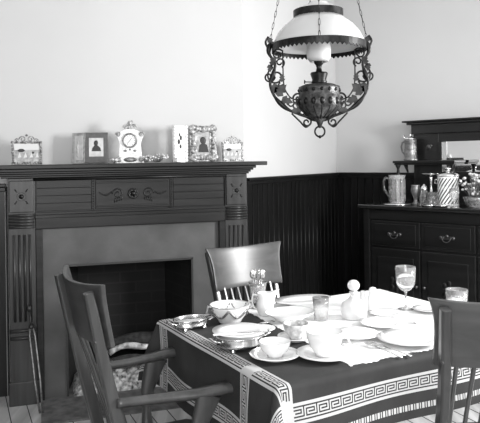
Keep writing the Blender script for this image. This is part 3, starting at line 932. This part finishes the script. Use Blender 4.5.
# silver warming stands
def warming_stand(px, py, r, hgt, label, sy=1.0, rz=0.0):
    root = empty('warming_stand', on_table(px, py), rz); tag(root, label, 'serving stand', 'silver warming stands')
    MB().lathe([(1e-4, .012), (r*.95, .012), (r, .018), (r*.97, hgt*.5), (r, hgt-.004), (r, hgt), (1e-4, hgt)], 40, sy=sy).build('pan', M['silver'], root)
    for k in range(4):
        an = PI/4 + k*PI/2
        MB().lathe([(.010, 0), (.012, .004), (.006, .010), (.008, .02)], 10, T(r*.86*math.cos(an), r*.86*sy*math.sin(an), 0)).build('foot', M['silver'], root)
    for s in (-1, 1):
        MB().tube([(s*r*.98, -.025, hgt*.7), (s*(r+.025), -.022, hgt*.9), (s*(r+.03), 0, hgt*1.0), (s*(r+.025), .022, hgt*.9), (s*r*.98, .025, hgt*.7)], .004, 8).build('handle', M['silver'], root)
    MB().tube([((r+.001)*math.cos(t), (r+.001)*math.sin(t)*sy, hgt) for t in [2*PI*i/40 for i in range(40)]], .003, 6, closed=True).build('rim', M['silver'], root)
    return root
ws = warming_stand(240, 347, .094, .048, 'silver warming stand with a white plate on top', 0.9, .5)
lathe_obj('dinner_plate', plate_prof(.104, .012), M['china'], 241, 349, 'white dinner plate resting on top of the silver warming stand', 'plate', 'dinner plates', z=ZT).location = ws.location + Vector((0, 0, .052))
warming_stand(191, 328, .076, .040, 'low oval silver warming stand with loop handles near the left back corner', .7, .6)

# sugar bowl
sg = empty('sugar_bowl', on_table(230, 322), .5); tag(sg, 'white sugar bowl with dark painted swags and two handles behind the warming stand', 'sugar bowl')
MB().lathe(cup_prof([(.045, 0), (.05, .005), (.052, .012), (.074, .04), (.084, .065), (.086, .076)], .004), 40).build('bowl', M['china'], sg)
b = MB()
for k in range(6):
    pts = []
    for i in range(9):
        t = i/8; an = (k + t) * PI/3
        z = .066 - .034*math.sin(PI*t); r = .052 + (z-.012)*.79 + .001 if z < .04 else .074 + (z-.04)*.4 + .001
        pts.append((r*math.cos(an), r*math.sin(an), z))
    b.tube(pts, .0055, 6)
b.build('painted_swag', M['gilt_dark'], sg)
MB().tube([(.086*math.cos(t), .086*math.sin(t), .076) for t in [2*PI*i/40 for i in range(40)]], .0028, 6, closed=True).build('rim', M['rim'], sg)
for s in (-1, 1):
    MB().tube([(s*.080, 0, .068), (s*.105, 0, .080), (s*.112, 0, .055), (s*.076, 0, .042)], .006, 8).build('handle', M['gilt_dark'], sg)

# creamer
cr_ = empty('cream_jug', on_table(265, 315), -0.2); cr_.scale = (.86, .86, .88); tag(cr_, 'white cream jug with a tall flared spout in front of the spoon glass', 'jug')
b = MB(); n = 32
prof = [(.03, 0), (.034, .006), (.044, .03), (.042, .065), (.036, .09), (.040, .115)]
v = []
for r, z in prof:
    for i in range(n):
        t = 2*PI*i/n; k = max(0, math.cos(t))**4 * max(0, (z-.05)/.065)
        v.append(((r + .038*k)*math.cos(t), r*math.sin(t), z + .02*k))
f = [(j*n+i, j*n+(i+1) % n, (j+1)*n+(i+1) % n, (j+1)*n+i) for j in range(len(prof)-1) for i in range(n)] + [tuple(reversed(range(n)))]
b.add(v, f, True); o = b.build('body', M['china'], cr_); s_ = o.modifiers.new('thick', 'SOLIDIFY'); s_.thickness = .003
MB().tube([(-.036, 0, .10), (-.062, 0, .105), (-.07, 0, .07), (-.058, 0, .035), (-.040, 0, .03)], .005, 8).build('handle', M['china'], cr_)

# spoon glass with spoons
sgp = on_table(258, 308)
sg_ = empty('spoon_glass', sgp); tag(sg_, 'tall clear spoon glass filled with upright spoons, in front of the far chair', 'spoon glass')
MB().lathe(cup_prof([(.032, 0), (.034, .004), (.012, .014), (.012, .022), (.034, .035), (.040, .10), (.044, .125)], .003), 30).build('glass', M['glass'], sg_)
def spoon_mesh(L_=.14):
    b = MB()
    b.tube([(0, 0, 0), (0, .001, L_*.4), (0, 0, L_*.7)], [.0028, .002, .0022], 8)
    b.ball((0, 0, L_*.86), .015, 12, sx=1, sy=.28, sz=1.6)
    return b
sp0 = spoon_mesh().build('teaspoon', M['silver'])
for k in range(6):
    o = sp0 if k == 0 else sp0.copy()
    if k: COL.objects.link(o)
    an = k*PI/3
    o.location = sgp + Vector((.010*math.cos(an), .010*math.sin(an), .040))
    o.rotation_euler = (Vector((.10*math.cos(an), .10*math.sin(an), 1))).to_track_quat('Z', 'X').to_euler()
    tag(o, 'silver teaspoon standing bowl-up in the spoon glass', 'spoon', 'teaspoons in the spoon glass')

# serving dishes at the back left
lathe_obj('serving_bowl', cup_prof([(.05, 0), (.055, .006), (.09, .028), (.112, .042)], .004), M['china'], 290, 321, 'wide white serving bowl in front of the oval platter', 'bowl', n=44, sy=.85, rz=.4)
pl_ = lathe_obj('oval_platter', [(1e-4, 0), (.07, 0), (.07, .012), (.10, .022), (.145, .032), (.146, .036), (.10, .028), (1e-4, .024)], M['china'], 303, 306, 'oval white platter at the back edge of the table in front of the far chair', 'platter', n=48, sy=.62, rz=.35)
lathe_obj('butter_dish', plate_prof(.055, .012), M['china'], 281, 333, 'tiny white butter dish left of the floral cup', 'dish').location = on_table(262, 331)
def tumbler(px, py, r, h, label, m):
    return lathe_obj('tumbler', cup_prof([(r*.82, 0), (r*.84, .004), (r*.92, h*.5), (r, h)], .003), m, px, py, label, 'glass', 'drinking glasses on the table')
tumbler(321, 320, .036, .10, 'clear drinking tumbler between the serving bowl and the decanter', M['glass_cut'])
tumbler(457, 315, .048, .115, 'clear ribbed drinking tumbler behind the back of the right chair', M['glass_cut'])
# decanter
dc = empty('decanter', on_table(354, 318)); dc.scale = (1, 1, .9); tag(dc, 'squat white glass decanter with a big ball stopper at the table centre', 'decanter')
MB().lathe([(.045, 0), (.055, .006), (.058, .05), (.05, .075), (.022, .098), (.014, .115), (.020, .125), (.020, .129)], 36).build('body', M['frost'], dc)
MB().lathe([(.010, .120), (.010, .134), (.018, .138)] + [(.027*math.sin(t), .160 - .027*math.cos(t)) for t in [PI*(i+3)/16 for i in range(13)]] + [(1e-4, .187)], 30).build('stopper', M['frost'], dc)
for (px, py, lab, h) in ((373, 312, 'larger white salt shaker standing right of the decanter', .115), (363, 306, 'small white pepper shaker right behind the decanter', .075)):
    s_ = empty('shaker', on_table(px, py)); tag(s_, lab, 'shaker', 'table shakers')
    r = .022 if h > .1 else .016
    MB().lathe([(r*.9, 0), (r*1.1, .01), (r*1.15, h*.45), (r*.8, h*.72), (r*.75, h*.78)], 20).build('body', M['china'], s_)
    MB().lathe([(r*.85, h*.78), (r*.88, h*.86), (r*.6, h*.97), (1e-4, h)], 20).build('cap', M['china'], s_)
# goblet and its coaster
lathe_obj('goblet', [(1e-4, 0), (.036, 0), (.037, .003), (.010, .010), (.0055, .02), (.005, .075), (.008, .082), (.026, .092), (.040, .112), (.045, .14), (.0465, .198),
    (.0435, .198), (.042, .14), (.037, .115), (.024, .097), (1e-4, .092)], M['glass'], 406, 309, 'clear stemmed water goblet standing at the back right of the table', 'goblet', n=40)
b_ = MB()
lathe_obj('bread_plate', plate_prof(.075, .012), M['china'], 386, 315, 'small white bread plate left of the stemmed goblet', 'plate', 'small plates')
lathe_obj('bread_plate', plate_prof(.07, .012), M['china'], 428, 311, 'small white bread plate right of the stemmed goblet near the table edge', 'plate', 'small plates')
lathe_obj('dinner_plate', plate_prof(.118, .018), M['china'], 409, 342, 'white dinner plate beside the forks, left of the right chair', 'plate', 'dinner plates')
lathe_obj('dinner_plate', plate_prof(.09, .016), M['china'], 356, 337, 'white dinner plate in front of the decanter', 'plate', 'dinner plates')
lathe_obj('dinner_plate', plate_prof(.09, .016), M['china'], 381, 326, 'white dinner plate right of the decanter and shakers', 'plate', 'dinner plates')
nb = MB(); nb.box(-.03, .03, -.018, .018, 0, .022)
o = nb.build('salt_cellar', M['china'], bevel=.006); o.location = on_table(421, 323); o.rotation_euler = (0, 0, .2); tag(o, 'small square white salt cellar between the goblet and the right chair', 'salt cellar')
# cutlery
def fork_mesh():
    b = MB()
    b.tube([(0, -.10, .003), (0, -.02, .004), (0, .04, .006)], [.0055, .003, .0035], 8, flat=.5)
    b.box(-.010, .010, .038, .058, .005, .0075)
    for k in range(4): b.tube([(-.0088+.0059*k, .056, .0062), (-.0088+.0059*k, .098, .0075)], .0017, 6)
    return b
fk0 = fork_mesh().build('fork', M['silver'])
def place(o, px, py, rz, z=ZT+.002):
    o.location = on_table(px, py, z); o.rotation_euler = (0, 0, rz)
place(fk0, 383, 351, math.radians(28)); tag(fk0, 'silver fork on the linen, the left of the pair beside the dinner plate', 'fork', 'forks')
fk1 = fk0.copy(); COL.objects.link(fk1); place(fk1, 391, 350, math.radians(32)); tag(fk1, 'silver fork on the linen, right of the pair beside the dinner plate', 'fork', 'forks')
fk2 = fk0.copy(); COL.objects.link(fk2); place(fk2, 254, 326, math.radians(-60)); tag(fk2, 'silver serving fork between the sugar bowl and the warming stand', 'fork', 'forks')
def table_spoon():
    b = MB(); b.tube([(0, -.09, .003), (0, 0, .005), (0, .045, .004)], [.005, .003, .003], 8, flat=.5)
    b.ball((0, .07, .005), .019, 14, sx=1, sy=1.5, sz=.22); return b
s0 = table_spoon().build('tablespoon', M['silver']); place(s0, 360, 346, math.radians(65)); tag(s0, 'silver tablespoon lying right of the large front cup', 'spoon', 'tablespoons')
s1 = s0.copy(); COL.objects.link(s1); place(s1, 400, 318, math.radians(80)); tag(s1, 'silver tablespoon lying in front of the stemmed goblet', 'spoon', 'tablespoons')
def knife():
    root = empty('table_knife'); b = MB()
    b.box(-.006, .006, -.10, -.01, 0, .006); b.build('handle', M['china'], root, bevel=.002)
    b = MB(); b.add([(-.006, -.01, .002), (.006, -.01, .002), (.0075, .09, .002), (0, .115, .002), (-.006, .10, .002), (-.006, -.01, .004), (.006, -.01, .004), (.0075, .09, .003), (0, .115, .003), (-.006, .10, .003)],
        [(4, 3, 2, 1, 0), (5, 6, 7, 8, 9)] + [(i, (i+1) % 5, 5+(i+1) % 5, 5+i) for i in range(5)])
    b.build('blade', M['silver'], root); return root
k0_ = knife(); place(k0_, 240, 334, math.radians(-80), ZT + .052 + .0135); tag(k0_, 'white-handled table knife laid across the plate on the silver warming stand', 'knife')

# ------------------------------------------------------------------ chairs
def bez(pts, n=14):
    """smooth path through control points"""
    P = [Vector(p) for p in pts]; out = []
    for i in range(len(P)-1):
        p0, p1, p2, p3 = P[max(i-1, 0)], P[i], P[i+1], P[min(i+2, len(P)-1)]
        for k in range(n):
            t = k/n
            out.append(.5*((2*p1) + (p2-p0)*t + (2*p0-5*p1+4*p2-p3)*t*t + (3*p1-p0-3*p2+p3)*t**3))
    out.append(P[-1]); return out
def rounded(w_, h_, k=.3):
    a, c = w_/2, h_/2; r = min(a, c)*k*2
    return [(-a+r, -c), (a-r, -c), (a, -c+r), (a, c-r), (a-r, c), (-a+r, c), (-a, c-r), (-a, -c+r)]
def make_chair(label, CH=1.03, arms=False, group='dining chairs', ps=.2, SZ=.43):
    root = empty('dining_armchair' if arms else 'dining_chair'); tag(root, label, 'chair', group)
    REC = .13                           # seat height, recline of the back
    def by(z): return -.20 - REC*max(0, (z-SZ)/(CH-SZ))
    # seat
    b = MB(); outl = [(-.20, -.21), (.20, -.21), (.235, .0), (.225, .17), (.17, .22), (-.17, .22), (-.225, .17), (-.235, .0)]
    n = len(outl)
    b.add([(x, y, SZ-.03) for x, y in outl] + [(x, y, SZ) for x, y in outl], [tuple(reversed(range(n))), tuple(range(n, 2*n))] + [(i, (i+1) % n, n+(i+1) % n, n+i) for i in range(n)])
    b.build('seat', M['chair_h'], root, bevel=.01)
    for s in (-1, 1):
        # rear post, one piece from floor to top, flat section
        b = MB(); path = [(s*.18, -.26, 0), (s*.18, -.21, .22), (s*.18, -.205, SZ), (s*(.18+.0), by(.7)-.02, .7), (s*ps, by(CH)-.025, CH-.025)]
        b.sweep(bez(path, 6), lambda t: rounded(.031, .032 + .016*(1-abs(t-.62)/.62)**1.0 if t < .62 else .032 + .016*(1-(t-.62)/.38), .2), side=(1, 0, 0))
        p = b.build('rear_post', M['chair'], root, bevel=.002)
        b = MB()
        for z in (CH-.045, CH-.12, CH-.19): b.lathe([(.007, 0), (.007, .003), (.003, .006)], 10, T(s*ps*.99, by(z)-.038, z) @ R(PI/2, 'X'))
        b.build('screw', M['brass'], p)
        b = MB(); b.lathe([(.014, 0), (.017, .05), (.022, .25), (.019, .36), (.022, SZ-.03)], 12, T(s*.17, .16, 0)); b.build('front_leg', M['chair'], root)
        b = MB(); b.tube([(s*.175, -.215, .17), (s*.17, .15, .17)], .011, 8); b.build('stretcher', M['chair'], root)
    b = MB(); b.tube([(-.17, .16, .24), (.17, .16, .24)], .012, 8); b.build('stretcher', M['chair'], root)
    b = MB(); b.tube([(-.18, -.215, .14), (.18, -.215, .14)], .011, 8); b.build('stretcher', M['chair'], root)
    # curved crest slab with flared upper corners
    b = MB(); NX, NZ = 26, 8; z0, z1 = CH-.215, CH
    for side in (0, 1):
        for j in range(NZ+1):
            t = j/NZ
            hwid = ps + .008 + .030*t**4
            for i in range(NX+1):
                q = 2*i/NX-1
                zz = z0 + (z1-z0)*t + (.014*(q*q) - .012)*t
                y = by(zz) - .044 + .050*q*q + (0 if side else -.016)
                b.v.append((hwid*q, y + .016, zz))
    S = (NX+1)*(NZ+1)
    def q_(a, b_, c, d): b.f.append([a, b_, c, d]); b.sm.append(True); b.m.append(0)
    for j in range(NZ):
        for i in range(NX):
            a = j*(NX+1)+i; q_(a, a+1, a+NX+2, a+NX+1); q_(S+a, S+a+NX+1, S+a+NX+2, S+a+1)
    for i in range(NX):
        q_(i, S+i, S+i+1, i+1); a = NZ*(NX+1)+i; q_(a, a+1, S+a+1, S+a)
    for j in range(NZ):
        a = j*(NX+1); q_(a, a+NX+1, S+a+NX+1, S+a); a += NX; q_(a, S+a, S+a+NX+1, a+NX+1)
    for k in range(len(b.f)): b.sm[k] = True
    o = b.build('crest_rail', M['chair_h'], root, bevel=.003)
    # slats
    for k in range(7):
        q = (k-3)/3.6; x = ps*.86*q
        zt = z0+.01; yt = by(zt) - .040 + .045*q*q
        b = MB(); b.sweep(bez([(x*.92, -.185, SZ-.004), (x*.96, -.215 + .02*q*q, SZ+.13), (x, yt, zt)], 6), rounded(.014, .010, .3), side=(1, 0, 0))
        b.build('slat', M['chair'], root)
    if arms:
        AZ = .64
        for s in (-1, 1):
            pts = bez([(s*.195, by(AZ)-.012, AZ+.012), (s*.215, -.10, AZ+.006), (s*.235, .02, AZ+.004), (s*.245, .13, AZ+.008), (s*.245, .21, AZ-.004), (s*.245, .265, AZ-.045)], 8)
            N_ = len(pts)
            def pr(t): 
                w_ = .032 + .038*min(1, max(0, (t-.1)/.6)); w_ *= 1 if t < .9 else 1 - (t-.9)*3
                return rounded(w_, .032, .35)
            b = MB(); b.sweep(pts, pr, side=(1, 0, 0), smooth=True)
            ar = b.build('armrest', M['chair'], root)
            b = MB(); b.sweep(bez([(s*.225, .0, SZ-.025), (s*.235, .0, SZ+.07), (s*.242, .01, SZ+.15), (s*.245, .05, AZ-.004)], 6), lambda t: rounded(.028, .036 + .06*abs(t-.35)**1.5*2, .35), side=(1, 0, 0), smooth=True)
            b.build('arm_support', M['chair'], root)
    return root
def put_chair(c, px_world, ang):
    """px_world: seat centre; ang: direction the sitter faces"""
    c.location = (px_world[0], px_world[1], 0); c.rotation_euler = (0, 0, ang - PI/2)
def put_by_back(c, bx, by_, ang):
    put_chair(c, (bx + .345*math.cos(ang), by_ + .345*math.sin(ang)), ang)
c1 = make_chair('varnished oak armchair at the left of the table, seen from behind', 1.055, True, SZ=.37)
put_by_back(c1, -.585, 2.245, math.radians(29))
c2 = make_chair('varnished oak chair back cut off by the right edge, close to the camera', 1.03, False)
put_by_back(c2, .793, 1.896, math.radians(94))
c3 = make_chair('shiny oak chair at the far side of the table, its front toward us', 1.0, False, ps=.2)
put_by_back(c3, .0, 3.41, math.radians(-57))

# ------------------------------------------------------------------ hanging lamp
LD = 2.6
LC = at_depth(318.6, 45, LD)
def lz(y): return at_depth(320, y, LD).z
lp = empty('hanging_lamp', (LC.x, LC.y, 0)); tag(lp, 'ornate hanging oil lamp with white dome shade above the table', 'hanging lamp')
RS = .187
zr = lz(47)
b = MB()
prof = [(RS, zr), (RS-.004, zr+.022), (RS-.02, zr+.055), (RS-.045, zr+.085), (RS-.075, zr+.108), (.098, zr+.122)]
b.lathe(prof, 56, cap=False)
o = b.build('shade', M['opal'], lp); s_ = o.modifiers.new('thick', 'SOLIDIFY'); s_.thickness = .003
def toothed(r, z0, z1, n, down=True):
    b = MB()
    b.lathe([(r, z0), (r+.003, z0), (r+.003, z1), (r, z1), (r, z0)], 72, cap=False, smooth=False)
    for i in range(n):
        a0, a1 = 2*PI*i/n, 2*PI*(i+1)/n; am = (a0+a1)/2
        zt = z0 - .010 if down else z1 + .010; zb = z0 if down else z1
        P = [(r*math.cos(a0), r*math.sin(a0), zb), (r*math.cos(am), r*math.sin(am), zt), (r*math.cos(a1), r*math.sin(a1), zb)]
        Q = [(x*(1+.003/r), y*(1+.003/r), z) for x, y, z in P]
        b.add(P+Q, [(0, 1, 2), (5, 4, 3), (0, 3, 4, 1), (1, 4, 5, 2)])
    return b
toothed(RS+.001, zr-.012, zr+.012, 60).build('shade_rim', M['lampiron'], lp)
toothed(.098, zr+.122, zr+.148, 30, True).build('crown_rim', M['lampiron'], lp)
b = MB(); b.lathe([(.098, zr+.148), (.085, zr+.156), (.045, zr+.170), (.04, zr+.178)], 36, cap=False); b.build('smoke_cap', M['opal'], lp)
# chimney glass and burner
zf = lz(96)
b = MB(); b.lathe([(.036, lz(62)), (.048, lz(58)), (.050, lz(50)), (.044, lz(38)), (.030, lz(20)), (.027, lz(4))], 28, cap=False)
o = b.build('chimney', M['frost'], lp); s_ = o.modifiers.new('thick', 'SOLIDIFY'); s_.thickness = .002
b = MB(); b.lathe([(.030, lz(84)), (.032, lz(82)), (.028, lz(80)), (.036, lz(74)), (.033, lz(72.5)), (.014, lz(72)), (.010, lz(68)), (.012, lz(65.5)), (.020, lz(63)), (.021, lz(61)), (.010, lz(60))], 24)
b.tube([(-.03, 0, lz(82)), (-.06, -.01, lz(82))], .0025, 6); b.lathe([(.008, 0), (.008, .004)], 12, T(-.062, -.01, lz(82)) @ R(PI/2, 'Y'))
b.build('burner', M['lampiron'], lp)
b = MB(); b.lathe([(.030, lz(84)), (.060, lz(84.5)), (.084, lz(87)), (.084, lz(90)), (.080, lz(93)), (.087, lz(97)), (.090, lz(103)), (.085, lz(108)), (.072, lz(111)), (.060, lz(114)), (.032, lz(118)), (.014, lz(122)), (.008, lz(126))], 36)
fo = b.build('font', M['lampfont'], lp)
b = MB()
for k in range(16):
    an = 2*PI*k/16; c, s = math.cos(an), math.sin(an)
    b.ball((  .086*c, .086*s, lz(102)), .011, 8, sz=1.4)
    b.ball((.081*c, .081*s, lz(90.5)), .008, 8)
    b.tube([(.086*c, .086*s, lz(107)), (.06*c, .06*s, lz(113)), (.03*c, .03*s, lz(118.5))], .004, 6)
b.build('relief', M['lampiron'], fo)
b = MB(); b.tube([(.020*math.cos(t), 0, lz(131.5) + .021*math.sin(t)) for t in [2*PI*i/28 for i in range(28)]], .0038, 8, closed=True)
b.ball((0, 0, lz(136.8)), .007, 8); b.ball((0, 0, lz(126)), .009, 8); b.tube([(0, 0, lz(122)), (0, 0, lz(127))], .005, 8)
b.build('pull_ring', M['lampiron'], lp)
# harp frame: two scrolled arms in the plane facing the camera-ish
def spiral(c, r0, turns, a0, sg, n=26, k=.75):
    return [(c[0] + (r0*(1-k*i/(n-1)))*math.cos(a0 + sg*turns*2*PI*i/(n-1)), c[1] + (r0*(1-k*i/(n-1)))*math.sin(a0 + sg*turns*2*PI*i/(n-1))) for i in range(n)]
def px2(x, y): return ((x - 320) * LD / F, lz(y))
for s in (-1, 1):
    arm = empty('harp_arm'); arm.parent = lp
    def g(x, y): 
        dx = (x-320)*LD/F
        return Vector((s*abs(dx), 0, lz(y)))
    b = MB()
    main = bez([g(272, 42), g(270, 52), g(276, 63), g(274, 74), g(271, 84), g(276, 97), g(287, 108), g(300, 114), g(312, 118), g(320, 121)], 6)
    n_ = len(main)
    b.tube(main, [.0058 + .0045*max(0, math.sin(i*.42)) for i in range(n_)], 8)
    b.tube(bez([g(270, 36), g(267, 42), g(271, 50)], 5), .005, 6)
    b.build('arm_bar', M['lampiron'], arm)
    MB().tube(bez([g(284, 50), g(284, 66), g(285, 86), g(291, 97), g(299, 100)], 5), .0028, 6).build('inner_rod', M['lampiron'], arm)
    def sc_(x, y, r, turns, a0, sg, th=.0036):
        cx, cz = s*abs((x-320)*LD/F), lz(y); r = r*LD/F
        pts = spiral((0, 0), r, turns, a0, sg)
        MB().tube([(cx + s*-1*p[0], 0, cz + p[1]) for p in pts], th, 6).build('scroll', M['lampiron'], arm)
    sc_(279, 54, 6, 1.1, 0.6, 1); sc_(281, 62, 5, 1.2, -1.2, 1); sc_(277, 75.5, 9.5, 1.15, PI*.6, 1, .0042); sc_(270, 76, 6, 1.0, 0, -1)
    sc_(283, 86, 4.5, 1.1, 2, 1); sc_(299, 98, 5.5, 1.2, PI, -1, .004); sc_(297, 106, 6, 1.1, -1, 1); sc_(307, 122, 5, 1.3, PI*.5, -1, .004); sc_(291, 103, 4, 1.0, 1, -1)
    sc_(303, 113, 4.5, 1, 0, 1)
    MB().tube(bez([g(292, 113), g(300, 121), g(306, 127), g(311, 123)], 5), .0038, 6).build('scroll', M['lampiron'], arm)
    def leaf(x, y, L_, w_, an):
        # pointed acanthus leaf with three lobes, cast in metal
        L_ *= .85*LD/F; w_ *= .8*LD/F; c0 = g(x, y); ca, sa = math.cos(an), math.sin(an)
        o2 = [(0, -.25), (.3, -.55), (.42, -.30), (.62, -.5), (.72, -.22), (1, 0), (.72, .22), (.62, .5), (.42, .30), (.3, .55), (0, .25)]
        P = []
        for (t, q) in o2:
            X, Z = (t-.4)*L_, q*w_
            P.append((c0.x + s*(X*ca - Z*sa), 0, c0.z + X*sa + Z*ca))
        n2 = len(P)
        bb = MB(); bb.add([(x_, -.005, z_) for x_, _, z_ in P] + [(x_, .005, z_) for x_, _, z_ in P],
            [tuple(range(n2)), tuple(reversed(range(n2, 2*n2)))] + [(i, (i+1) % n2, n2+(i+1) % n2, n2+i) for i in range(n2)])
        bb.build('cast_leaf', M['lampiron'], arm)
    for (x, y, L_, w_, an) in ((272, 41, 11, 7, -2.0), (274, 61, 12, 8, -1.2), (281, 90, 17, 14, 2.4), (275, 88, 14, 9, -1.3), (287, 100, 14, 11, -2.8), (297, 110, 13, 8, 2.9), (271, 67, 9, 7, -1.7), (300, 104, 12, 8, .2), (283, 78, 9, 7, 1.5)):
        leaf(x, y, L_, w_, an if s < 0 else an)
    arm.rotation_euler = (0, 0, 0)
# chains up to a ceiling ring
def chain(p, q, nm):
    b = MB(); p, q = Vector(p), Vector(q); n = 34; d = (q-p)
    for i in range(n):
        c = p + d*((i+.5)/n); L_ = d.length/n*.62
        Mx = Matrix.Translation(c) @ d.to_track_quat('Z', 'Y').to_matrix().to_4x4() @ R(PI/2*(i % 2), 'Z')
        b.tube([Mx @ Vector((.0035*math.cos(t), 0, L_*math.sin(t))) for t in [2*PI*k/10 for k in range(10)]], .0011, 5, closed=True)
    b.build(nm, M['lampiron'], lp)
zt_ = 2.72
for (ax, ay) in ((-.202, 0), (.202, 0), (0, .19), (0, -.19)):
    if ay: ax = -.02
    chain((ax, ay, zr+.005), (ax*.12, ay*.12, zt_), 'chain')
b = MB(); b.tube([(.03*math.cos(t), .03*math.sin(t), zt_) for t in [2*PI*i/20 for i in range(20)]], .004, 6, closed=True)
b.tube([(-.03, 0, zt_), (.03, 0, zt_)], .003, 6)
b.tube([(0, 0, zt_), (0, 0, CEIL-.02)], .004, 6); b.lathe([(.05, CEIL-.02), (.055, CEIL-.0005)], 20)
b.build('ceiling_hook', M['lampiron'], lp)
